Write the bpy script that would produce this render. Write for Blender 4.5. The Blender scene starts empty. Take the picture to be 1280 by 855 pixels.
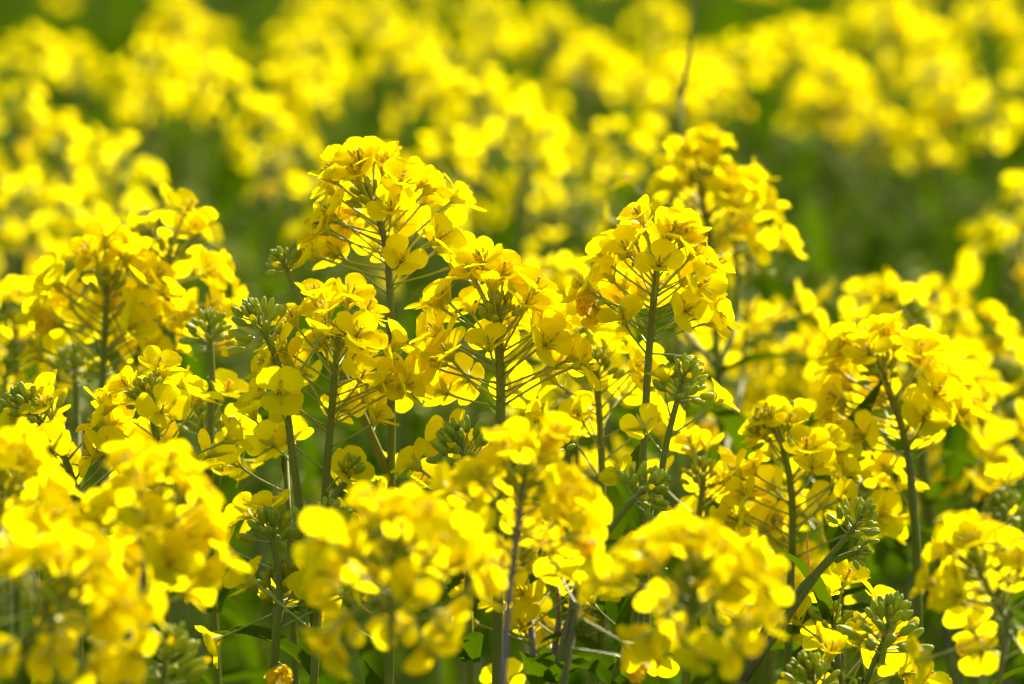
import bpy, math, random
from mathutils import Vector, Matrix, Quaternion, noise
R = random.Random(7)
rad = math.radians
sc = bpy.context.scene
COL = sc.collection

# ------------------------------------------------------------------ camera
CAM_Z, FPX, PITCH, FOC = 1.32, 1280 * 200 / 36.0, rad(4.48), 1.9
cd = bpy.data.cameras.new('camera'); cam = bpy.data.objects.new('camera', cd); COL.objects.link(cam)
cd.lens, cd.sensor_width, cd.clip_start, cd.clip_end = 200, 36, 0.05, 5000
cam.location = (0, 0, CAM_Z); cam.rotation_euler = (math.pi / 2 - PITCH, 0, 0)
cd.dof.use_dof = True; cd.dof.focus_distance = FOC; cd.dof.aperture_fstop = 13
sc.camera = cam
# ------------------------------------------------------------------ light
SUN_EL, SUN_AZ = rad(42), rad(33)          # azimuth measured from +Y (view direction) to +X
w = bpy.data.worlds.new('World'); sc.world = w; w.use_nodes = True
nt = w.node_tree; bg = nt.nodes['Background']; sky = nt.nodes.new('ShaderNodeTexSky')
sky.sky_type = 'NISHITA'; sky.sun_disc = False; sky.sun_elevation = SUN_EL; sky.sun_rotation = SUN_AZ
nt.links.new(sky.outputs[0], bg.inputs[0]); bg.inputs[1].default_value = 0.095
sl = bpy.data.lights.new('sun', 'SUN'); so = bpy.data.objects.new('sun', sl); COL.objects.link(so)
sl.energy = 4.2; sl.angle = rad(0.53); sl.color = (1, .93, .80)
sdir = Vector((math.sin(SUN_AZ) * math.cos(SUN_EL), math.cos(SUN_AZ) * math.cos(SUN_EL), math.sin(SUN_EL)))
so.rotation_euler = sdir.to_track_quat('Z', 'Y').to_euler(); so.location = (3, 3, 5)
sc.view_settings.view_transform = 'Standard'; sc.view_settings.look = 'None'
sc.view_settings.exposure = 1.42; sc.view_settings.gamma = 1
sc.render.engine = 'CYCLES'
sc.cycles.use_denoising = True
sc.cycles.max_bounces = 12; sc.cycles.diffuse_bounces = 9; sc.cycles.transmission_bounces = 9; sc.cycles.glossy_bounces = 2

def P(px, py, d):
    """world point d metres in front of the camera that the photo shows at (px, py)"""
    return cam_m @ Vector(((px - 640) / FPX * d, (427.5 - py) / FPX * d, -d))
cam_m = Matrix.Translation((0, 0, CAM_Z)) @ Matrix.Rotation(math.pi / 2 - PITCH, 4, 'X')

# ------------------------------------------------------------------ materials
def leafy(name, c1, c2, trans, tcol, rough=.5, spec=.3, nscale=60, veins=None, spot=None, rnd=.12):
    m = bpy.data.materials.new(name); m.use_nodes = True; n = m.node_tree.nodes; l = m.node_tree.links
    n.clear(); out = n.new('ShaderNodeOutputMaterial')
    tc = n.new('ShaderNodeTexCoord'); nz = n.new('ShaderNodeTexNoise'); nz.inputs['Scale'].default_value = nscale
    nz.inputs['Detail'].default_value = 4
    l.new(tc.outputs['Object'], nz.inputs['Vector'])
    geo = n.new('ShaderNodeNewGeometry'); oi = n.new('ShaderNodeObjectInfo')
    add = n.new('ShaderNodeMath'); add.operation = 'ADD'
    l.new(geo.outputs['Random Per Island'], add.inputs[0]); l.new(oi.outputs['Random'], add.inputs[1])
    fr = n.new('ShaderNodeMath'); fr.operation = 'FRACT'; l.new(add.outputs[0], fr.inputs[0])
    mx = n.new('ShaderNodeMix'); mx.data_type = 'RGBA'
    avg = n.new('ShaderNodeMath'); avg.operation = 'MULTIPLY_ADD'; avg.inputs[1].default_value = .55
    sub = n.new('ShaderNodeMath'); sub.operation = 'MULTIPLY'; sub.inputs[1].default_value = .55
    l.new(nz.outputs[0], sub.inputs[0]); l.new(fr.outputs[0], avg.inputs[0]); l.new(sub.outputs[0], avg.inputs[2])
    l.new(avg.outputs[0], mx.inputs['Factor'])
    mx.inputs['A'].default_value = (*c1, 1); mx.inputs['B'].default_value = (*c2, 1)
    col = mx.outputs['Result']
    bump = None
    if veins:                                            # fine veins run along the petal or leaf
        uv = n.new('ShaderNodeUVMap'); sp = n.new('ShaderNodeSeparateXYZ'); l.new(uv.outputs[0], sp.inputs[0])
        wv = n.new('ShaderNodeTexWave'); wv.inputs['Scale'].default_value = veins[0]; wv.inputs['Distortion'].default_value = veins[1]
        wv.inputs['Detail'].default_value = 2; wv.inputs['Detail Scale'].default_value = 1.2
        l.new(uv.outputs[0], wv.inputs['Vector'])
        m2 = n.new('ShaderNodeMix'); m2.data_type = 'RGBA'; m2.blend_type = 'MULTIPLY'
        f = n.new('ShaderNodeMath'); f.operation = 'MULTIPLY'; f.inputs[1].default_value = veins[2]
        l.new(wv.outputs['Fac'], f.inputs[0]); l.new(f.outputs[0], m2.inputs['Factor'])
        l.new(col, m2.inputs['A']); m2.inputs['B'].default_value = (*veins[3], 1); col = m2.outputs['Result']
        bump = n.new('ShaderNodeBump'); bump.inputs['Strength'].default_value = .25; bump.inputs['Distance'].default_value = .0004
        l.new(wv.outputs['Fac'], bump.inputs['Height'])
    if spot:
        n3 = n.new('ShaderNodeTexNoise'); n3.inputs['Scale'].default_value = spot[0]; l.new(tc.outputs['Object'], n3.inputs['Vector'])
        rp = n.new('ShaderNodeMapRange'); rp.inputs[1].default_value = spot[1]; rp.inputs[2].default_value = spot[2]
        l.new(n3.outputs[0], rp.inputs[0])
        m3 = n.new('ShaderNodeMix'); m3.data_type = 'RGBA'; l.new(rp.outputs[0], m3.inputs['Factor'])
        l.new(col, m3.inputs['A']); m3.inputs['B'].default_value = (*spot[3], 1); col = m3.outputs['Result']
    p = n.new('ShaderNodeBsdfPrincipled'); l.new(col, p.inputs['Base Color'])
    p.inputs['Roughness'].default_value = rough; p.inputs['Specular IOR Level'].default_value = spec
    if bump: l.new(bump.outputs[0], p.inputs['Normal'])
    if trans:
        t = n.new('ShaderNodeBsdfTranslucent')
        m4 = n.new('ShaderNodeMix'); m4.data_type = 'RGBA'; m4.blend_type = 'MULTIPLY'; m4.inputs['Factor'].default_value = 1
        l.new(col, m4.inputs['A']); m4.inputs['B'].default_value = (*tcol, 1); l.new(m4.outputs['Result'], t.inputs[0])
        ms = n.new('ShaderNodeMixShader'); ms.inputs[0].default_value = trans
        l.new(p.outputs[0], ms.inputs[1]); l.new(t.outputs[0], ms.inputs[2]); l.new(ms.outputs[0], out.inputs[0])
    else: l.new(p.outputs[0], out.inputs[0])
    return m
M = {}
M['petal'] = leafy('yellow_petal', (.975, .775, .001), (.97, .835, .002), .68, (1, 1, .75), .6, 0, 90, (7, 2.4, .30, (.94, .84, .5)))
M['old_petal'] = leafy('faded_petal', (.94, .63, .005), (.94, .73, .01), .55, (1, .97, .6), .6, .2, 200, (9, 2.0, .3, (.85, .6, .3)))
M['sepal'] = leafy('yellow_green_sepal', (.55, .55, .02), (.70, .62, .02), .35, (1, 1, .6), .5, .3, 300)
M['bud'] = leafy('green_bud', (.30, .36, .008), (.54, .54, .015), .32, (1, 1, .5), .45, .3, 400)
M['pedicel'] = leafy('green_flower_stalk', (.24, .28, .012), (.36, .36, .03), 0, (1, 1, 1), .4, .5, 200)
M['stem'] = leafy('olive_stem', (.12, .165, .008), (.21, .20, .02), 0, (1, 1, 1), .55, .12, 30, spot=(14, .52, .75, (.13, .085, .07)))
M['purple_stem'] = leafy('purple_grey_stem', (.15, .12, .13), (.22, .17, .17), 0, (1, 1, 1), .5, .2, 30)
M['red_leaf'] = leafy('reddish_leaf', (.40, .10, .02), (.30, .14, .03), .35, (1, .8, .5), .6, .1, 60)
M['leaf'] = leafy('green_leaf', (.042, .10, .0012), (.10, .15, .002), .45, (1.0, 1.0, .3), .7, 0, 25, (5, 1.5, .3, (.75, .85, .6)))
M['stamen'] = leafy('yellow_stamen', (.94, .78, .01), (.93, .72, .01), .5, (1, 1, 1), .6, .2, 300)
M['soil'] = leafy('weedy_soil', (.03, .028, .008), (.025, .05, .003), 0, (1, 1, 1), 1, 0, 9)

# ------------------------------------------------------------------ mesh helpers
class MB:
    def __init__(s): s.v = []; s.f = []; s.m = []; s.uv = []; s.mats = []
    def mi(s, mat):
        if mat not in s.mats: s.mats.append(mat)
        return s.mats.index(mat)
    def grid(s, rows, mat, closed=False, uvs=None):
        b = len(s.v); nr = len(rows); nc = len(rows[0]); k = s.mi(mat)
        for i, r in enumerate(rows):
            for j, p in enumerate(r):
                s.v.append(tuple(p)); s.uv.append((j / max(1, nc - 1), i / (nr - 1)))
        for i in range(nr - 1):
            for j in range(nc if closed else nc - 1):
                j2 = (j + 1) % nc
                s.f.append((b + i * nc + j, b + i * nc + j2, b + (i + 1) * nc + j2, b + (i + 1) * nc + j)); s.m.append(k)
    def tube(s, pts, rs, mat, n=6, cap=True):
        rows = []; t0 = None; x = None
        for i, p in enumerate(pts):
            a = pts[max(0, i - 1)]; c = pts[min(len(pts) - 1, i + 1)]; t = (c - a).normalized()
            if x is None: x = t.orthogonal().normalized()
            else: x = (x - t * x.dot(t)).normalized()
            y = t.cross(x); r = rs[i] if isinstance(rs, (list, tuple)) else rs
            rows.append([p + (x * math.cos(2 * math.pi * k / n) + y * math.sin(2 * math.pi * k / n)) * r for k in range(n)])
        b = len(s.v); s.grid(rows, mat, closed=True)
        if cap:
            k = s.mi(mat); s.f.append(tuple(range(b + n - 1, b - 1, -1))); s.m.append(k)
            e = b + (len(rows) - 1) * n; s.f.append(tuple(range(e, e + n))); s.m.append(k)
    def ell(s, mtx, ln, r, mat, nr=5, n=6, taper=.75):
        rows = []
        for i in range(nr + 1):
            u = i / nr; a = math.pi * u; rr = r * max(.06, math.sin(a) ** .75) * (1 + (1 - 2 * u) * (1 - taper) * .6)
            rows.append([mtx @ Vector((rr * math.cos(2 * math.pi * k / n), rr * math.sin(2 * math.pi * k / n), ln * .5 * (1 - math.cos(a)))) for k in range(n)])
        s.grid(rows, mat, closed=True)
    def add(s, o, mtx):
        b = len(s.v); s.v += [tuple(mtx @ Vector(p)) for p in o.v]; s.uv += o.uv
        km = [s.mi(x) for x in o.mats]
        s.f += [tuple(b + i for i in f) for f in o.f]; s.m += [km[i] for i in o.m]
    def mesh(s, name):
        me = bpy.data.meshes.new(name); me.from_pydata(s.v, [], s.f)
        for x in s.mats: me.materials.append(M[x])
        me.polygons.foreach_set('material_index', s.m)
        me.polygons.foreach_set('use_smooth', [True] * len(s.f))
        ul = me.uv_layers.new(name='UVMap'); li = [0] * len(me.loops); me.loops.foreach_get('vertex_index', li)
        flat = []
        for i in li: flat += s.uv[i]
        ul.data.foreach_set('uv', flat); me.update(); return me

def link(name, me, parent=None, mtx=None):
    o = bpy.data.objects.new(name, me); COL.objects.link(o)
    if parent: o.parent = parent
    if mtx is not None: o.matrix_basis = mtx
    return o
def thing(name, loc, label, cat, group=None, rz=0):
    o = bpy.data.objects.new(name, None); COL.objects.link(o); o.location = loc; o.rotation_euler = (0, 0, rz)
    o.empty_display_size = .05; o['label'] = label; o['category'] = cat
    if group: o['group'] = group
    return o

# ------------------------------------------------------------------ petals, flowers, buds
def petal_mb(rng, elev, size=1.0, crumple=0, nr=10, nc=7, mat='petal'):
    """claw rises along +Z, the broad round blade spreads toward +X"""
    mb = MB(); rows = []
    L = .0083 * size * rng.uniform(.92, 1.08); W = .0042 * size * rng.uniform(.93, 1.1)
    cup = rng.uniform(-.10, .28); bend = rng.uniform(-.5, .55) ; ph = rng.uniform(0, 6); wv = rng.uniform(.0001, .0003) * (1 + crumple * 4); tw = rng.uniform(-.25, .25)
    notch = rng.uniform(0, .05)
    ca = .0024 * size
    for i in range(nr + 1):
        u = (i / nr)
        if u > .22: u = .22 + .78 * (1 - (1 - (u - .22) / .78) ** 1.35)
        if u < .22:
            q = u / .22; hw = .0005 + .0004 * q; x = .0007 + .0004 * q; z = ca * q; a = rad(85)
            base = Vector((x, 0, z)); nrm = Vector((-1, 0, 0.1)); tang = Vector((0.1, 0, 1))
        else:
            q = (u - .22) / .78; q2 = q
            hw = W * (1 - (1 - q2 / .6) ** 1.9) if q2 < .6 else W * max(0, 1 - ((q2 - .6) / .405) ** 2.3) ** .5
            hw = max(hw, .0009)
            ang = elev + bend * q2 * .9 * -1
            d = Vector((math.cos(elev + -bend * q2 * .45), 0, math.sin(elev - bend * q2 * .45)))
            base = Vector((.0011, 0, ca)) + d * L * q2 * .98
            nrm = Vector((-math.sin(ang), 0, math.cos(ang)))
        row = []
        for j in range(nc):
            v = 2 * j / (nc - 1) - 1; rim = rng.uniform(-.00022, .00012) if u > .9 or (abs(v) == 1 and u > .45) else 0
            edge = (v * v)
            off = cup * edge * hw + (0 if u < .22 else wv * math.sin(ph + v * 4.2 + u * 5) * u * (abs(v) * .8 + .3))
            back = -.0006 * edge * max(0, u - .5) + rim
            d2 = Vector((math.cos(elev), 0, math.sin(elev)))
            p = base + Vector((0, hw * math.sin(v * 1.35) / math.sin(1.35), 0)) + nrm * off + d2 * back
            if u > .22: p = p + nrm * (tw * hw * v * (u - .22))
            row.append(p)
        rows.append(row)
    mb.grid(rows, mat); return mb
def calyx_mb(rng, spread=.8):
    mb = MB()
    for k in range(4):
        a = k * math.pi / 2 + math.pi / 4 + rng.uniform(-.2, .2); el = rad(rng.uniform(35, 62)) * spread + (1 - spread) * 1.2
        L = .0062 * rng.uniform(.85, 1.1); rows = []
        for i in range(5):
            u = i / 4; hw = .00085 * (math.sin(math.pi * min(.97, .18 + .8 * u)) ** .8) + .0001
            c = Vector((math.cos(a), math.sin(a), 0)); s_ = Vector((-math.sin(a), math.cos(a), 0))
            b = c * (.0007 + L * u * math.cos(el)) + Vector((0, 0, L * u * math.sin(el) - .0003))
            up = Vector((-c.x * math.sin(el), -c.y * math.sin(el), math.cos(el)))
            rows.append([b - s_ * hw + up * .0004 * (1 if u > .1 else 0), b, b + s_ * hw + up * .0004 * (1 if u > .1 else 0)])
        mb.grid(rows, 'sepal')
    mb.ell(Matrix.Translation((0, 0, -.0007)), .0016, .0011, 'sepal', 3, 6)
    return mb
def stamen_mb(rng, n=6):
    mb = MB()
    for k in range(n):
        a = k * 2 * math.pi / n + rng.uniform(-.2, .2); o = rng.uniform(.0009, .0016); h = rng.uniform(.0042, .0056)
        p = [Vector((.0006 * math.cos(a), .0006 * math.sin(a), 0)), Vector((o * .7 * math.cos(a), o * .7 * math.sin(a), h * .6)), Vector((o * math.cos(a), o * math.sin(a), h))]
        mb.tube(p, .00014, 'stamen', 3)
        m = Matrix.Translation(p[2] - Vector((0, 0, .0008))) @ Matrix.Rotation(.3, 4, Vector((-math.sin(a), math.cos(a), 0)))
        mb.ell(m, .0019, .0004, 'stamen', 3, 4)
    mb.tube([Vector((0, 0, 0)), Vector((0, 0, .006))], [.0005, .0004], 'bud', 5)
    return mb
def dirv(el): return Vector((math.cos(el), 0, math.sin(el)))
# class: pedicel length, start elevation, flower-axis elevation range, petal elevation, size
KINDS = {
    'low':  (.0235, (8, 34), (0, 48), (8, 30), 1.0),
    'mid':  (.0200, (24, 46), (20, 62), (12, 38), 1.0),
    'top':  (.0140, (50, 68), (45, 80), (15, 45), .9),
    'old':  (.0210, (0, 30), (-30, 30), (50, 80), .85),
}
FL = {k: [] for k in KINDS}
def build_flower(rng, kind):
    ln, se, ae, pe, size = KINDS[kind]
    ln *= rng.uniform(.85, 1.15); e0 = rad(rng.uniform(*se)); e1 = rad(rng.uniform(*ae)); side = rng.uniform(-.35, .35)
    pts = []; p = Vector((0, 0, 0)); n = 5
    for i in range(n + 1):
        pts.append(p.copy()); u = i / n; e = e0 + (e1 - e0) * max(0, u - .45) * .9
        d = Matrix.Rotation(side * u, 3, 'Z') @ dirv(e); p = p + d * ln / n
    end = pts[-1]
    ped = MB(); ped.tube(pts, [.0005, .00036, .00034, .00034, .0004, .00055], 'pedicel', 6)
    ax = Matrix.Rotation(side, 3, 'Z') @ dirv(e1)
    fm = Matrix.Translation(end) @ ax.to_track_quat('Z', 'X').to_matrix().to_4x4() @ Matrix.Rotation(rng.uniform(0, 6.28), 4, 'Z')
    petals = []; crumple = 1 if kind == 'old' else 0
    base_e = rad(rng.uniform(*pe)); roll = 0
    np_ = 4 if kind != 'old' else rng.choice([3, 4, 4])
    for k in range(np_):
        sq = .82 if k % 2 else 1.0
        a = k * math.pi / 2 + (rng.uniform(-.12, .12)) + (.16 if k % 2 else -.16)
        mb = petal_mb(rng, base_e + rng.uniform(-.22, .22), size, crumple, mat='old_petal' if kind == 'old' else 'petal')
        petals.append((mb, fm @ Matrix.Rotation(a, 4, 'Z')))
    cx = calyx_mb(rng, 1.0 if kind != 'top' else .6); st = stamen_mb(rng)
    whole = MB(); whole.add(ped, Matrix.Identity(4)); whole.add(cx, fm); whole.add(st, fm)
    for mb, m in petals: whole.add(mb, m)
    lite = MB(); lp = MB(); lp.tube(pts[::2] + [pts[-1]] if len(pts) % 2 == 0 else pts[::2], .0005, 'pedicel', 3, False)
    lite.add(lp, Matrix.Identity(4))
    lite.add(cx, fm)
    for k in range(len(petals)): lite.add(petal_mb(rng, base_e, size, crumple, 5, 4, mat='old_petal' if kind == 'old' else 'petal'), petals[k][1])
    return dict(ped=ped.mesh('flower_stalk'), fm=fm, petals=[(mb.mesh('petal'), m) for mb, m in petals], calyx=cx.mesh('calyx'),
                stamen=st.mesh('stamen_ring'), whole=whole.mesh('flower'), whole_mb=whole, lite=lite)
for kind, cnt in (('low', 7), ('mid', 7), ('top', 6), ('old', 4)):
    for i in range(cnt): FL[kind].append(build_flower(R, kind))

def bud_mb(ln=.0058, r=.00125, seam=True, mat='bud', nr=6, n=8):
    mb = MB(); mb.ell(Matrix.Identity(4), ln, r, mat, nr, n, .85); return mb
BUD = [bud_mb(.0055, .00132).mesh('bud'), bud_mb(.0060, .00142).mesh('bud'), bud_mb(.0046, .0012).mesh('bud')]
def tip_bud():
    mb = bud_mb(.0068, .0014); k = mb.mi('petal'); n = len(mb.f)
    for q in range(n * 2 // 3, n): mb.m[q] = k
    return mb
BUD.append(tip_bud().mesh('bud'))
BUDL = bud_mb(.0058, .0016, nr=4, n=5)
def bud_layout(rng, n, spread=1.0):
    """stalks and bud transforms of a domed cluster, apex at the origin, axis +Z"""
    out = []
    for i in range(n):
        u = (i + .5) / n; th = i * 2.39996; el = rad(88 - 80 * u ** .8 + rng.uniform(-6, 6))
        ln = (.0022 + .0046 * u ** .9) * spread * rng.uniform(.88, 1.15); z0 = -.0005 - .0095 * u ** 1.4 * spread
        d = Vector((math.cos(th) * math.cos(el), math.sin(th) * math.cos(el), math.sin(el)))
        a = Vector((0, 0, z0)); e = a + d * ln
        d2 = (d + Vector((0, 0, .75 * (1.15 - u)))).normalized()
        sc_ = (.62 + .5 * u) * rng.uniform(.9, 1.1)
        out.append((a, e, Matrix.Translation(e) @ d2.to_track_quat('Z', 'X').to_matrix().to_4x4() @ Matrix.Scale(sc_, 4)))
    return out
BC = []
for n, s in ((30, .95), (36, 1.1), (22, .8), (42, 1.2), (16, .7)):
    lay = bud_layout(R, n, s); mb = MB()
    mb.tube([Vector((0, 0, -.012 * s)), Vector((0, 0, .001))], [.0012, .0005], 'pedicel', 6)
    for a, e, m in lay: mb.tube([a, (a + e) / 2 + Vector((0, 0, -.0003)), e], .00034, 'pedicel', 4, False)
    lite = MB(); lite.add(mb, Matrix.Identity(4))
    for a, e, m in lay: lite.add(BUDL, m)
    BC.append(dict(stalk=mb.mesh('bud_stalks'), lay=lay, lite=lite, n=n))

# ------------------------------------------------------------------ leaf
def leaf_mb(rng, L, W, droop=.6, fold=.35, nr=8, lobes=0):
    """grows from the origin toward +X, rising a little and then drooping"""
    mb = MB(); rows = []; ph = rng.uniform(0, 6)
    p = Vector((0, 0, 0)); el = rng.uniform(.5, .9)
    for i in range(nr + 1):
        u = i / nr; hw = W * (math.sin(math.pi * (.12 + .86 * u) ** .85)) ** .8 if u < 1 else .0004
        if u > .97: hw = W * .04
        e = el - droop * 1.8 * u; up = Vector((-math.sin(e), 0, math.cos(e)))
        row = []
        for j in range(5):
            v = (j - 2) / 2
            wob = .10 * W * math.sin(ph + u * 13 + (2 if v > 0 else 0)) * abs(v)
            row.append(p + Vector((0, v * (hw + (wob if 0 < i < nr else 0)), 0)) + up * (abs(v) * fold * hw + .5 * wob))
        rows.append(row); p = p + Vector((math.cos(e), 0, math.sin(e))) * L / nr
    mb.grid(rows, 'leaf'); return mb
LEAF = [leaf_mb(R, R.uniform(.9, 1.1), R.uniform(.10, .16), R.uniform(.3, .9)) for _ in range(6)]
LEAFM = [x.mesh('leaf') for x in LEAF]

# ------------------------------------------------------------------ axes (stems) and heads
def spline(pts, step=.012):
    out = []; n = len(pts)
    for i in range(n - 1):
        p0 = pts[max(0, i - 1)]; p1 = pts[i]; p2 = pts[i + 1]; p3 = pts[min(n - 1, i + 2)]
        k = max(2, min(14, int((p2 - p1).length / step)))
        for j in range(k):
            t = j / k
            out.append(.5 * ((2 * p1) + (p2 - p0) * t + (2 * p0 - 5 * p1 + 4 * p2 - p3) * t * t + (3 * p1 - p0 - 3 * p2 + p3) * t ** 3))
    out.append(pts[-1].copy()); return out
def at(path, s):
    for a, b in zip(path, path[1:]):
        L = (b - a).length
        if s <= L: return a + (b - a) * (s / max(L, 1e-9)), (a - b).normalized()
        s -= L
    return path[-1], (path[-2] - path[-1]).normalized()
def plen(path): return sum((b - a).length for a, b in zip(path, path[1:]))
def frame(pos, axis, phi, s=1.0):
    q = axis.to_track_quat('Z', 'X').to_matrix().to_4x4()
    # keep azimuth independent of track quat by only rotating about the axis
    return Matrix.Translation(pos) @ q @ Matrix.Rotation(phi, 4, 'Z') @ Matrix.Scale(s, 4)
def turn(ax, phi, rng):
    """flowers crowd on the sunny side of the stem: pull the azimuth toward the sun"""
    q = ax.to_track_quat('Z', 'X').to_matrix(); s = q.transposed() @ Vector((math.sin(.30), math.cos(.30), 0))
    a0 = math.atan2(s.y, s.x); d = (phi - a0 + math.pi) % (2 * math.pi) - math.pi
    return a0 + d * (.80 if rng.random() < .8 else 1)
def head_slots(rng, path, n, span, size=1.0, stray=2, old=.06, start=.002, gap=None, bias=False):
    """(kind, matrix) of every open flower on a raceme whose apex is path[0]"""
    out = []; phi = rng.uniform(0, 6.28)
    for i in range(n):
        u = (i + .5) / n; s = start + span * u ** 1.05 + rng.uniform(-.001, .001)
        pos, ax = at(path, s); phi += 2.39996 + rng.uniform(-.22, .22)
        kind = 'top' if u < .26 else ('mid' if u < .62 else 'low')
        if u > .45 and rng.random() < old: kind = 'old'
        if gap and rng.random() < gap * u: continue
        out.append((kind, frame(pos, ax, turn(ax, phi, rng) if bias and u > .3 else phi, size * rng.uniform(.9, 1.1))))
    for i in range(stray):
        pos, ax = at(path, start + span * rng.uniform(1.05, 1.7)); phi += rng.uniform(1.5, 3.2)
        out.append((rng.choice(['low', 'low', 'mid', 'mid', 'low', 'old']), frame(pos, ax, phi, size * rng.uniform(.9, 1.1))))
    return out
def stem_mesh(paths, mat='stem', sides=8):
    mb = MB()
    for path, r0, r1 in paths:
        n = len(path); mb.tube(path, [r0 + (r1 - r0) * (i / (n - 1)) ** .6 for i in range(n)], mat, sides)
    return mb

def put_flower(parent, kind, m, rng, detail):
    f = rng.choice(FL[kind])
    if detail < 2: link('flower', f['whole'], parent, m); return
    o = link('flower', f['ped'], parent, m)
    for me, pm in f['petals']: link('petal', me, o, pm)
    link('calyx', f['calyx'], o, f['fm'])
    if detail > 2 or True: link('stamen_ring', f['stamen'], o, f['fm'])
def put_buds(parent, k, m, detail):
    b = BC[k]
    if detail < 2:
        if 'lm' not in b: b['lm'] = b['lite'].mesh('bud_cluster')
        link('bud_cluster', b['lm'], parent, m); return
    o = link('bud_cluster', b['stalk'], parent, m)
    rng = random.Random(len(COL.objects))
    for i, (a, e, mm) in enumerate(b['lay']):
        outer = i > b['n'] * .6; me = BUD[3] if outer and rng.random() < .22 else BUD[0 if i % 3 else (1 if outer else 2)]
        w = Matrix.Rotation(rng.uniform(-.28, .28), 4, 'X') @ Matrix.Rotation(rng.uniform(-.28, .28), 4, 'Y') @ Matrix.Diagonal((1, 1, rng.uniform(.88, 1.28), 1)) @ Matrix.Scale(rng.uniform(.8, 1.12), 4)
        link('bud', me, o, mm @ w)

def to_ground(pts, rng, join=None):
    """continue a stem from its last picture point down to the soil"""
    a = pts[-2] if len(pts) > 1 else pts[-1] + Vector((0, 0, .05)); b = pts[-1]; d = (b - a).normalized()
    if d.z > -.3: d = Vector((d.x, d.y, -.6)).normalized()
    dd = d.copy(); p = b.copy()
    for k in range(4):
        step = p.z / (4 - k) if k < 3 else p.z
        dd = (dd * .55 + Vector((rng.uniform(-.04, .04), rng.uniform(-.04, .04), -1)) * .45).normalized()
        p = p + dd * (step / max(.3, -dd.z)) if k < 3 else Vector((p.x, p.y, -.01))
        pts.append(p.copy())
        if p.z <= 0: break
    return pts

def hero(label, axes, group=None, detail=2, leaves=6, seed=0):
    """axes: dicts pts=[(px,py[,d])...] apex first, d, n flowers, span, buds, size. The first is the main stem."""
    rng = random.Random(seed * 97 + 11)
    built = []
    for i, A in enumerate(axes):
        d0 = A.get('d', axes[0]['d']); d0 = d0 if d0 > 1.7 else 1.9 - (1.9 - d0) * .62
        pts = [P(p[0], p[1], p[2] if len(p) > 2 else d0) for p in A['pts']]
        if i == 0 or not A.get('join', 1): pts = to_ground(pts, rng)
        else:
            main = built[0][0]; last = pts[-1]
            c = [q for q in main if q.z < last.z - .015] or [main[-1]]
            pts.append(min(c, key=lambda q: (q - last).length + (last.z - q.z) * .2))
        built.append((spline(pts), A))
    base = built[0][0][-1]
    t = thing('rapeseed_plant', (base.x, base.y, 0), label, 'rapeseed plant', group)
    inv = Matrix.Translation((-base.x, -base.y, 0))
    T = lambda path: [q + Vector((-base.x, -base.y, 0)) for q in path]
    nfl = 0
    for i, (path, A) in enumerate(built):
        path = T(path); L = plen(path); thick = A.get('r', 1.0) * (.72 if ' near ' in label else 1)
        mb = stem_mesh([(path, .00075 * thick if A.get('n', 0) < 12 else .0010 * thick, (.0024 if i == 0 else .0015) * thick)], 'purple_stem' if 'grey stem' in label else 'stem')
        link('stem' if i == 0 else 'side_branch', mb.mesh('stem'), t)
        size = A.get('size', 1.0)
        for kind, m in head_slots(rng, path, A.get('n', 0), A.get('span', .04), size, A.get('stray', 2), A.get('old', .015), A.get('start', .002), None, True):
            if nfl >= 98: break
            put_flower(t, kind, m, rng, detail); nfl += 1
        k = A.get('buds', 4)
        if k is not None:
            pos, ax = at(path, 0); put_buds(t, k, frame(pos + ax * .001, ax, rng.uniform(0, 6), .84 * A.get('bs', 1.0)), detail)
    path = T(built[0][0]); L = plen(path)
    if 'reddish' in label:
        lm = leaf_mb(rng, 1, .13, .1); lm.mats = ['red_leaf']; pos, ax = at(path, .026)
        link('leaf', lm.mesh('reddish_leaf'), t, Matrix.Translation(pos) @ Matrix.Rotation(-1.1, 4, 'Y') @ Matrix.Scale(.016, 4))['label'] = 'reddish upright leaf tip'
    for k in range(leaves):
        s = (rng.uniform(.07, .12) if k < 2 else rng.uniform(.0, .15) + k * L / (leaves + 1) * .8)
        pos, ax = at(path, min(s, L * .9)); sz = .028 + .10 * min(1, s / .8)
        link('leaf', rng.choice(LEAFM), t, Matrix.Translation(pos) @ Matrix.Rotation(rng.uniform(0, 6.28), 4, 'Z') @ Matrix.Scale(sz * rng.uniform(.8, 1.2), 4))
    return t

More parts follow.
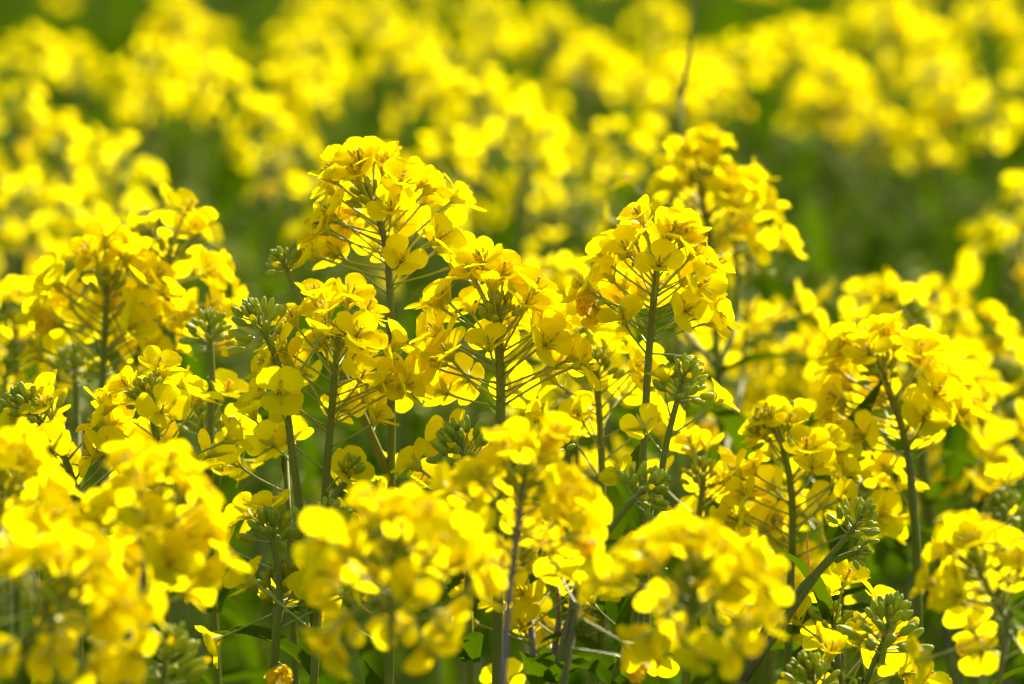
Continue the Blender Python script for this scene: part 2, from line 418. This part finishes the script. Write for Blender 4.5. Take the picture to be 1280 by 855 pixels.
# ------------------------------------------------------------------ hero plants
F1 = FOC
exec_heroes = [
 ('tall sharp rapeseed plant whose curved stem tip leans left under a wide domed head',
  [dict(pts=[(462,242),(474,274),(486,330),(488,420),(489,600)], d=1.95, n=35, span=.034, buds=2, size=1.08, stray=1),
   dict(pts=[(352,325),(362,345),(378,385),(430,470)], d=1.95, n=0, stray=1, buds=2, bs=.9)]),
 ('sharp rapeseed plant in the middle with the broadest yellow head on a thick stem',
  [dict(pts=[(622,382),(624,425),(626,500),(624,640)], d=1.9, n=39, span=.035, buds=0, bs=.9, size=1.08, stray=3, r=1.25)]),
 ('sharp rapeseed plant with an even round yellow dome on a long bare straight stem',
  [dict(pts=[(822,322),(820,350),(812,430),(805,560),(806,690)], d=1.9, n=36, span=.028, buds=4, bs=.7, size=1.0, stray=2)]),
 ('sharp rapeseed plant between the tall curved one and the green bud cluster',
  [dict(pts=[(424,415),(420,455),(414,520),(405,640),(395,800)], d=1.89, n=33, span=.033, buds=0, bs=.8, size=1.0, stray=3),
   dict(pts=[(318,395),(335,425),(352,470),(362,540),(375,640)], d=1.88, n=1, span=.02, start=.018, buds=1, bs=1.15, stray=2),
   dict(pts=[(440,585),(430,605),(415,625),(404,680)], d=1.87, n=0, stray=0, buds=4, bs=.95)]),
 ('softly blurred rapeseed plant with a wide head above the bent bud-tipped stem',
  [dict(pts=[(133,352),(132,400),(128,480),(125,600)], d=2.08, n=37, span=.034, buds=2, size=1.1, stray=1),
   dict(pts=[(212,312),(208,350),(180,420),(140,560)], d=2.1, n=18, span=.029, buds=4, size=1.05, stray=2)]),
 ('sharp rapeseed plant with a stem bent left into green buds and open flowers trailing right',
  [dict(pts=[(30,505),(52,530),(82,575),(98,640),(98,760)], d=1.88, n=17, span=.034, start=.014, buds=3, bs=1.12, stray=3, size=1.05)]),
 ('sharp rapeseed plant with a small loose head beside the bent bud-tipped stem',
  [dict(pts=[(182,488),(190,520),(200,580),(204,700)], d=1.88, n=18, span=.029, start=.006, buds=0, bs=.85, stray=2, size=.98)]),
 ('thin rapeseed plant tipped with dark green buds beside the long bare straight stem',
  [dict(pts=[(856,468),(850,490),(835,545),(822,620),(806,720)], d=1.87, n=3, span=.016, start=.014, buds=3, bs=1.0, stray=1, old=.2, size=.9)]),
 ('small sharp rapeseed plant with a dense green bud cluster under the broadest head',
  [dict(pts=[(570,548),(580,570),(584,620),(586,760)], d=1.87, n=3, span=.016, start=.014, buds=1, bs=1.15, stray=2, old=.2),
   dict(pts=[(690,540),(680,560),(640,600),(590,690)], d=1.91, n=2, span=.02, start=.016, buds=1, bs=1.0, stray=1)]),
 ('slanting rapeseed plant with a green bud tuft where it crosses the long bare straight stem',
  [dict(pts=[(815,605),(795,622),(760,665),(735,720),(700,820)], d=1.84, n=0, stray=1, span=.03, start=.02, buds=3, bs=.95, r=.95),
   dict(pts=[(798,706),(800,720),(796,760),(770,840)], d=1.86, n=1, span=.02, start=.015, stray=1, buds=0, bs=.85)]),
 ('sharp rapeseed plant carrying a fat knob of green buds over the lower stem',
  [dict(pts=[(410,650),(404,680),(398,760),(392,850)], d=1.84, n=2, start=.012, span=.02, buds=3, bs=1.2, stray=2, r=1.05)]),
 ('low sharp rapeseed plant with one wide-open flower and two small green bud clusters',
  [dict(pts=[(352,722),(350,745),(345,790),(342,850)], d=1.88, n=2, start=.010, span=.02, buds=1, bs=1.2, stray=2),
   dict(pts=[(338,655),(342,680),(350,740),(345,800)], d=1.87, n=3, start=.008, span=.016, stray=1, old=.4, buds=2, bs=1.1)]),
 ('slightly soft rapeseed plant with a wide leaning head on the right',
  [dict(pts=[(1098,458),(1112,490),(1132,550),(1142,640),(1148,800)], d=2.04, n=39, span=.035, buds=2, size=1.12, stray=1, r=1.15)]),
 ('slightly soft rapeseed plant with dark buds leaning left over a loose low head',
  [dict(pts=[(962,522),(978,555),(990,620),(990,700),(986,800)], d=2.0, n=26, span=.037, start=.012, buds=3, bs=1.0, size=.98, stray=2)]),
 ('leaning rapeseed plant whose dark slanting stem ends in green buds and a reddish leaf tip',
  [dict(pts=[(1078,645),(1058,672),(1020,715),(985,755),(930,850)], d=1.88, n=0, stray=0, buds=3, bs=.9, r=.95),
   dict(pts=[(1075,690),(1065,692),(1045,700),(1025,712)], d=1.88, n=0, stray=0, buds=4, bs=.7)]),
 ('sharp rapeseed plant with a large green bud crown and yellow flowers low beside it',
  [dict(pts=[(1112,772),(1105,800),(1080,860),(1066,950)], d=1.85, n=6, start=.020, span=.03, buds=3, bs=1.35, stray=1, r=.95),
   dict(pts=[(1040,770),(1045,800),(1050,860),(1056,930)], d=1.9, n=9, span=.03, buds=4, stray=1)]),
 ('rapeseed plant with pale green buds just rising over the bottom edge',
  [dict(pts=[(1010,838),(1015,860),(1025,930)], d=1.83, n=2, start=.02, span=.02, buds=1, bs=1.1, stray=2)]),
 ('soft green bud-tipped rapeseed plant under the wide blurred left head, no open flowers',
  [dict(pts=[(92,450),(94,480),(98,540),(100,640)], d=2.12, n=0, stray=1, buds=3, bs=1.1)]),
 # foreground, out of focus
 ('blurred near rapeseed plant with a broad bright head low in the middle, before all others',
  [dict(pts=[(494,690),(490,750),(487,855)], d=1.40, n=30, span=.027, buds=0, bs=.8, size=1.0, stray=1, r=.9)]),
 ('blurred near rapeseed plant with a purple-grey stem below the broadest sharp head',
  [dict(pts=[(655,600),(650,640),(640,720),(628,860)], d=1.55, n=29, span=.026, buds=0, bs=.9, size=1.0, stray=1)]),
 ('blurred near rapeseed plant before the bent bud-tipped stem, grey stem showing in its head',
  [dict(pts=[(192,630),(185,690),(170,770),(160,870)], d=1.48, n=30, span=.030, buds=0, bs=.8, size=1.0, stray=1)]),
 ('very blurred near rapeseed plant filling the lower left corner',
  [dict(pts=[(80,735),(60,790),(15,860)], d=1.36, n=28, span=.028, buds=0, bs=.8, size=1.0, stray=2)]),
 ('blurred near rapeseed plant cut by the left border above the corner one',
  [dict(pts=[(2,605),(0,660),(-5,800)], d=1.55, n=26, span=.028, buds=0, bs=.8, size=1.0, stray=2)]),
 ('blurred near rapeseed plant with a loose head left of the large green bud crown',
  [dict(pts=[(872,712),(868,760),(855,860)], d=1.42, n=27, span=.029, buds=0, bs=.9, size=.95, stray=2)]),
 ('blurred near rapeseed plant at the lower right with a dark stem bending out of frame',
  [dict(pts=[(1222,708),(1240,745),(1262,790),(1245,870)], d=1.58, n=24, span=.028, buds=4, size=.9, stray=2, r=.95)]),
 ('blurred near rapeseed plant of green buds only, right of the lower left corner plant',
  [dict(pts=[(212,810),(208,835),(200,900)], d=1.62, n=1, start=.02, span=.02, buds=3, bs=1.2, stray=1)]),
 ('low rapeseed plant with a single half-open flower beside the slanting bud-tipped stem',
  [dict(pts=[(728,770),(722,790),(705,850)], d=1.76, n=4, span=.022, buds=None, stray=1)]),
 ('soft rapeseed plant with drooping flowers between the long bare stem and the loose low head',
  [dict(pts=[(880,590),(876,630),(866,700),(860,800)], d=2.02, n=14, span=.031, buds=0, bs=.9, stray=1)]),
 ('soft rapeseed plant behind the broadest sharp head, its flowers showing at its right',
  [dict(pts=[(745,455),(748,500),(752,580),(752,700)], d=2.0, n=16, span=.033, buds=0, stray=1)]),
 ('soft rapeseed plant low between the loose low head and the slanting dark stem',
  [dict(pts=[(1052,560),(1050,610),(1052,690)], d=2.08, n=18, span=.05, buds=0, stray=1)]),
 ('soft rapeseed plant behind the small loose head on the left',
  [dict(pts=[(252,520),(255,560),(262,640)], d=2.02, n=6, span=.031, buds=0, stray=1),
   dict(pts=[(262,405),(262,425),(265,470),(262,560)], d=2.0, n=0, buds=1, stray=0)]),
 ('soft rapeseed plant with pale flowers under the bud cluster of the leftmost sharp plant',
  [dict(pts=[(40,590),(42,640),(45,720)], d=1.97, n=16, span=.032, buds=0, stray=1)]),
 ('soft rapeseed plant deep between the fat bud knob and the blurred near middle head',
  [dict(pts=[(470,620),(474,660),(480,740)], d=1.96, n=6, span=.04, buds=0, stray=1)]),
 ('soft rapeseed plant low under the head cut by a straight stem',
  [dict(pts=[(352,545),(356,590),(362,670)], d=1.93, n=6, span=.05, buds=None, stray=1)]),
]
hero('tall blurred rapeseed plant running out of the top edge, thin dark stem', [dict(pts=[(874, -60), (866, 40), (853, 120), (850, 200)], d=2.4, n=0, span=.03, buds=None, stray=0, r=.95)], detail=1, leaves=0, seed=99)
for i, (lab, axes) in enumerate(exec_heroes): hero(lab, axes, seed=i + 1)

# ------------------------------------------------------------------ middle-distance plants
# a head-centre pixel, distance, and its label; each plant: main raceme + side racemes, every flower an object
mid = [
 (876,222,2.25,'mid','soft rapeseed plant with a round head just behind the even round dome',[(-38,22,.05),(44,18,.04),(62,100,.1)]),
 (18,400,2.25,'mid','soft rapeseed plant at the left border level with the wide blurred head',[(-10,60,.0),(60,55,.05)]),
 (960,425,2.5,'mid','soft rapeseed plant behind the gap right of the even round dome',[(40,30,0),(-30,60,.05)]),
 (1085,385,2.55,'mid','soft rapeseed plant above the wide leaning head on the right',[(60,60,0)]),
 (1190,400,2.5,'mid','soft rapeseed plant with clustered heads near the right border, level with the even round dome',[(58,34,0)]),
 (1140,395,2.3,'bud','soft rapeseed plant showing mostly pale green buds above the wide leaning head',[(15,60,0)]),
 (1225,515,2.35,'mid','soft rapeseed plant at the right border beside the wide leaning head',[(-20,50,0)]),
 (705,365,2.45,'mid','soft rapeseed plant peeping between the broadest head and the even round dome',[(20,60,0)]),
 (185,280,2.3,'bud','soft rapeseed plant with one yellow bloom and pale buds above the wide blurred left head',[(-30,20,0)]),
 (655,700,2.0,'mid','soft rapeseed plant low behind the purple-grey stem',[(40,30,0)]),
 (1255,630,2.1,'bud','soft rapeseed plant of green buds at the right border below the middle',[]),
 (975,680,2.2,'mid','soft rapeseed plant behind the dark straight stem of the loose low head',[(-20,50,0)]),
]
def raceme_axes(rng, ax_px, ay_px, d, off):
    pass
for i, (px, py, d, kind, lab, br) in enumerate(mid):
    rng = random.Random(500 + i)
    def ax(x, y, n, dd):
        return dict(pts=[(x, y), (x + rng.uniform(-8, 8), y + 50), (x + rng.uniform(-18, 18), y + 150)], d=dd, n=n, span=.034 + rng.uniform(-.006, .006),
                    buds=(3 if n < 8 else 4), bs=1.0 if n < 8 else .9, stray=2, size=1.0)
    axes = [ax(px, py, (34 if i == 0 else 16) if kind == 'mid' else 4, d)]
    for (dx, dy, dz) in br: axes.append(ax(px + dx, py + dy, rng.randint(7, 12) if kind == 'mid' else 3, d + dz))
    hero(lab, axes, detail=1, leaves=5, seed=600 + i)

# ------------------------------------------------------------------ background plants (blurred): a few kinds, copied
HEADS = []                                         # flower-head meshes shared by the copies
for v in range(6):
    rng = random.Random(900 + v); mb = MB()
    path = [Vector((0, 0, -.012 * k)) for k in range(9)]; mb.tube([path[0], path[5]], [.0009, .0011], 'stem', 5, False)
    for kind, m in head_slots(rng, path, rng.randint(5, 10), rng.uniform(.018, .032), 1.0, 1):
        mb.add(rng.choice(FL[kind])['lite'], m)
    mb.add(BC[rng.choice([0, 4])]['lite'], Matrix.Translation((0, 0, .001)))
    HEADS.append(mb.mesh('flower_head'))
BUDHEAD = BC[3]['lite'].mesh('bud_cluster')
def bg_proto(seed, nb):
    rng = random.Random(seed); t = bpy.data.objects.new('rapeseed_plant', None); t.empty_display_size = .05
    H = 1.20; parts = []
    main = spline([Vector((0, 0, H)), Vector((rng.uniform(-.01, .01), 0, H - .12)), Vector((rng.uniform(-.02, .02), rng.uniform(-.02, .02), .6)), Vector((0, 0, -.01))], .06)
    paths = [(main, .0012, .004)]; tips = [Vector((0, 0, H))]
    parts.append(('stem', stem_mesh([(main, .0012, .0045)], sides=5).mesh('stem'), Matrix.Identity(4)))
    for k in range(nb):
        a = k * 2.4 + rng.uniform(-.4, .4); z0 = H - .14 - .04 * k * rng.uniform(.8, 1.2); r = rng.uniform(.035, .085); zt = H - rng.uniform(.0, .06)
        o, _ = at(main, H - z0); c = Vector((math.cos(a), math.sin(a), 0))
        p = spline([Vector((c.x * r, c.y * r, zt)), Vector((c.x * r * .9, c.y * r * .9, (zt * .6 + z0 * .4))), o + c * .012 + Vector((0, 0, .03)), o], .05)
        parts.append(('side_branch', stem_mesh([(p, .0009, .0022)], sides=5).mesh('stem'), Matrix.Identity(4))); tips.append(p[0])
    for k, tp in enumerate(tips):
        me = BUDHEAD if (k > 1 and rng.random() < .28) else rng.choice(HEADS)
        parts.append(('bud_cluster' if me is BUDHEAD else 'flower_head', me, Matrix.Translation(tp) @ Matrix.Rotation(rng.uniform(-.2, .2), 4, 'X') @ Matrix.Rotation(rng.uniform(0, 6.28), 4, 'Z')))
    for k in range(11):
        s = .10 + k * .09; pos, _ = at(main, s); sz = .05 + .13 * min(1, s / .7)
        parts.append(('leaf', rng.choice(LEAFM), Matrix.Translation(pos) @ Matrix.Rotation(k * 2.4 + rng.uniform(-.4, .4), 4, 'Z') @ Matrix.Scale(sz * rng.uniform(.8, 1.2), 4)))
    return parts
SPARSE = []
for v in range(3):
    rng = random.Random(950 + v); mb = MB(); path = [Vector((0, 0, -.012 * k)) for k in range(9)]; mb.tube([path[0], path[5]], [.0009, .0011], 'stem', 5, False)
    for kind, m in head_slots(rng, path, 5, .03, 1.0, 0): mb.add(rng.choice(FL[kind])['lite'], m)
    mb.add(BC[1]['lite'], Matrix.Translation((0, 0, .001))); SPARSE.append(mb.mesh('flower_head'))
PROTO = [bg_proto(40 + i, n) for i, n in enumerate((1, 3, 1, 2, 2, 1))]
HEADS = []
for v in range(4):
    rng = random.Random(970 + v); mb = MB(); path = [Vector((0, 0, -.012 * k)) for k in range(9)]; mb.tube([path[0], path[5]], [.0009, .0011], 'stem', 5, False)
    for kind, m in head_slots(rng, path, rng.randint(11, 16), rng.uniform(.02, .03), 1.05, 1): mb.add(rng.choice(FL[kind])['lite'], m)
    mb.add(BC[4]['lite'], Matrix.Translation((0, 0, .001))); HEADS.append(mb.mesh('flower_head'))
PROTO_BIG = [bg_proto(80 + i, n) for i, n in enumerate((1, 2, 2))]
HEADS = SPARSE
PROTO_LOW = [bg_proto(60 + i, n) for i, n in enumerate((1, 2, 2))]
def bg_plant(x, y, ztop, label, group, rng, low=False, big=False):
    t = thing('rapeseed_plant', (x, y, 0), label, 'rapeseed plant', group, rng.uniform(0, 6.28))
    s = ztop / 1.20; t.scale = (1, 1, s)
    for name, me, m in rng.choice(PROTO_LOW if low else PROTO_BIG if big else PROTO):
        if name in ('flower_head', 'bud_cluster'): m = m @ Matrix.Diagonal((1, 1, 1 / s, 1))
        link(name, me, t, m)
    return t
bgl = [  # apex pixel, distance
 (225,25,4.2,'blurred rapeseed plant in the large yellow mass upper left, over the wide blurred head'),
 (190,80,3.7,'blurred rapeseed plant forming the left half of the large upper left mass'),
 (260,95,3.5,'blurred rapeseed plant at the foot of the large upper left mass'),
 (30,60,4.0,'blurred rapeseed plant in the top left corner'),
 (90,75,4.4,'blurred rapeseed plant between the top left corner and the large upper left mass'),
 (25,140,3.2,'blurred rapeseed plant at the left border, second below the top corner'),
 (80,190,3.0,'blurred rapeseed plant with a short vertical cluster above the wide blurred left head'),
 (20,255,2.8,'blurred rapeseed plant at the left border above the first sharp stems'),
 (340,165,3.1,'blurred rapeseed plant with a loose head left of the tall curved plant'),
 (390,60,4.3,'blurred rapeseed plant in the top row right of the large upper left mass'),
 (420,20,4.8,'blurred rapeseed plant at the top border above the tall curved plant'),
 (500,70,3.5,'blurred rapeseed plant whose green-tipped head stands above the tall curved plant'),
 (470,10,5.0,'blurred rapeseed plant touching the top border left of the middle'),
 (600,120,3.2,'blurred rapeseed plant with beaded heads above and left of the broadest sharp head'),
 (655,150,3.0,'blurred rapeseed plant with beaded heads straight above the broadest sharp head'),
 (610,20,4.8,'blurred rapeseed plant at the top border in the middle'),
 (690,30,4.4,'blurred rapeseed plant at the top border just right of the middle'),
 (740,80,3.8,'blurred rapeseed plant above the gap between the broadest head and the round dome'),
 (760,185,3.1,'blurred rapeseed plant with a small low head left of the round head behind the dome'),
 (820,20,4.6,'blurred rapeseed plant at the top border left of the tall blurred stem'),
 (855,110,3.2,'blurred rapeseed plant beside the tall blurred stem over the round dome'),
 (930,70,3.8,'blurred rapeseed plant in the left end of the upper right yellow band'),
 (985,55,4.0,'blurred rapeseed plant in the middle of the upper right yellow band'),
 (1040,95,3.7,'blurred rapeseed plant in the right end of the upper right yellow band'),
 (1110,20,4.2,'blurred rapeseed plant with a green tip near the top right'),
 (1160,60,3.7,'blurred rapeseed plant drooping below the green-tipped one near the top right'),
 (1235,20,4.4,'blurred rapeseed plant in the top right corner'),
 (1245,130,3.5,'blurred rapeseed plant at the right border below the top corner'),
 (1276,262,2.8,'blurred rapeseed plant with a single bright head at the right border'),
 (560,200,2.9,'blurred rapeseed plant just right of the tall curved head'),
 (150,210,2.9,'blurred rapeseed plant with scattered blooms above the wide blurred left head'),
]
rng = random.Random(77)
for px, py, d, lab in bgl:
    d *= 1.06; big = py < 110; p = P(px, py, d); bg_plant(p.x, p.y, p.z, lab, None, rng, big=big)
# the rest of the crop: rows into the distance and to both sides
GL = 'indistinct blurred rapeseed plant in the dense crop behind the sharp ones'
cnt = 0; taken = [(P(a, b, c).x, P(a, b, c).y) for a, b, c, _ in bgl]
rng = random.Random(5)
def gap_px(px, py):   # the open green places
    return (985 < px < 1240 and 150 < py < 330) or (270 < px < 370 and 215 < py < 400) or (530 < px < 800 and 235 < py < 330)
for _ in range(6000):
    low = cnt >= 3
    y = rng.uniform(2.6, 4.2) if low else rng.uniform(4.2, 8.2); hw = .11 * y + .10
    x = rng.uniform(-hw, hw); dmin = .2 if low else .3
    if any((x - a) ** 2 + (y - b) ** 2 < dmin ** 2 for a, b in taken): continue
    zt = rng.uniform(1.08, 1.16) if low else 1.16 + rng.gauss(0, .03)
    taken.append((x, y)); bg_plant(x, y, zt, GL, 'rapeseed plants blurred into the crop', rng, low); cnt += 1
    if cnt >= 52: break

# ------------------------------------------------------------------ stuff: undergrowth and the far crop
def stuff(name, me):
    o = link(name, me); o['kind'] = 'stuff'; return o
rng = random.Random(3); mb = MB()
LF = [leaf_mb(rng, rng.uniform(.9, 1.1), rng.uniform(.09, .15), rng.uniform(.2, .9), nr=3) for _ in range(5)]
for _ in range(12500):
    y = 1.0 + 8.5 * rng.random() ** 1.05; x = rng.uniform(-1, 1) * (.10 * y + .3); near = y < 2.35
    z = (rng.uniform(.3, 1.06) if y < 1.75 else rng.uniform(.6, 1.105)) if near else rng.uniform(.45, 1.09 if y < 5 else 1.13)
    m = Matrix.Translation((x, y, z)) @ Matrix.Rotation(rng.uniform(0, 6.28), 4, 'Z') @ Matrix.Rotation(rng.uniform(-1.1, .5), 4, 'Y') @ Matrix.Scale(rng.uniform(.03, .075) if y < 4.6 else rng.uniform(.05, .10), 4)
    mb.add(rng.choice(LEAF if near else LF), m)
for _ in range(420):                                  # green bud clusters of side shoots that have not opened
    y = rng.uniform(2.4, 7.5); x = rng.uniform(-1, 1) * (.10 * y + .2); z = rng.uniform(.95, 1.12)
    mb.add(BC[rng.choice([0, 2, 3])]['lite'], Matrix.Translation((x, y, z)) @ Matrix.Scale(1.3, 4))
for _ in range(380):
    y = 2.5 + 5 * rng.random(); x = rng.uniform(-1, 1) * (.10 * y + .3); h = rng.uniform(.8, 1.12); l = rng.uniform(-.08, .08)
    mb.tube([Vector((x, y, 0)), Vector((x + l, y, h * .6)), Vector((x + l * 1.6, y + l, h))], [.0025, .0016, .001], 'stem', 5)
stuff('undergrowth', mb.mesh('undergrowth'))
mb = MB()   # crop beyond what one can tell apart, and to both sides
def far_leaves(x, y, n, lo, hi):
    for k in range(n):
        m = Matrix.Translation((x + rng.uniform(-.06, .06), y + rng.uniform(-.06, .06), rng.uniform(lo, hi))) @ Matrix.Rotation(rng.uniform(0, 6.28), 4, 'Z') @ Matrix.Rotation(rng.uniform(-.9, .3), 4, 'Y') @ Matrix.Scale(rng.uniform(.09, .17), 4)
        mb.grid([[m @ Vector((0, -.02, 0)), m @ Vector((0, .02, 0))], [m @ Vector((.45, -.13, .2)), m @ Vector((.45, .13, .2))], [m @ Vector((.9, -.01, .12)), m @ Vector((.9, .01, .12))]], 'leaf')
for _ in range(2300):
    y = rng.uniform(0.8, 26); hw = y * .33 + 1.3; x = rng.uniform(-hw, hw); inview = abs(x) < .11 * y + .20
    if inview and y < 8: continue
    h = 1.14 + rng.gauss(0, .045); near = y < 5 and abs(x) < .11 * y + 1.1
    mb.tube([Vector((x, y, 0)), Vector((x, y, h))], [.0035, .0012], 'stem', 4, False)
    far_leaves(x, y, 9, .5, 1.06)
    for k in range(2 if near else (int(rng.random() < .3) if inview else 3)):
        a = rng.uniform(0, 6.28); r = 0 if k == 0 else rng.uniform(.03, .07); hz = h if k == 0 else h - rng.uniform(.02, .09)
        c = Vector((x + r * math.cos(a), y + r * math.sin(a), hz))
        if near:
            if k: mb.tube([Vector((x, y, hz - .12)), c], [.0015, .001], 'stem', 4, False)
            path = [c - Vector((0, 0, .012 * q)) for q in range(7)]
            for kind, m in head_slots(rng, path, 11, .036, 1.0, 0): mb.add(rng.choice(FL[kind])['lite'], m)
            mb.add(BC[4]['lite'], Matrix.Translation(c)); continue
        for q in range(8):
            d = Vector((rng.gauss(0, 1), rng.gauss(0, 1), rng.gauss(0, .8))).normalized() * .02
            m = Matrix.Translation(c + d) @ d.to_track_quat('Z', 'X').to_matrix().to_4x4()
            for e in range(4):
                mm = m @ Matrix.Rotation(e * math.pi / 2, 4, 'Z')
                mb.grid([[mm @ Vector(v) for v in ((.001, -.002, 0), (.001, .002, 0))], [mm @ Vector(v) for v in ((.009, -.004, .003), (.009, .004, .003))]], 'petal')
for _ in range(500):                                  # leafy floor of the crop beside the frame
    y = rng.uniform(.9, 8); x = rng.choice((-1, 1)) * (.11 * y + rng.uniform(.1, 1.4)); far_leaves(x, y, 9, .4, 1.05)
stuff('distant_crop', mb.mesh('distant_crop'))
# ------------------------------------------------------------------ ground
g = MB(); g.grid([[Vector((x, y, 0)) for x in (-600, -60, -6, 0, 6, 60, 600)] for y in (-600, -60, -6, 0, 6, 60, 600)], 'soil')
go = link('ground', g.mesh('ground')); go['kind'] = 'structure'
print('OBJECTS TOTAL', len(bpy.data.objects), 'bg', cnt)
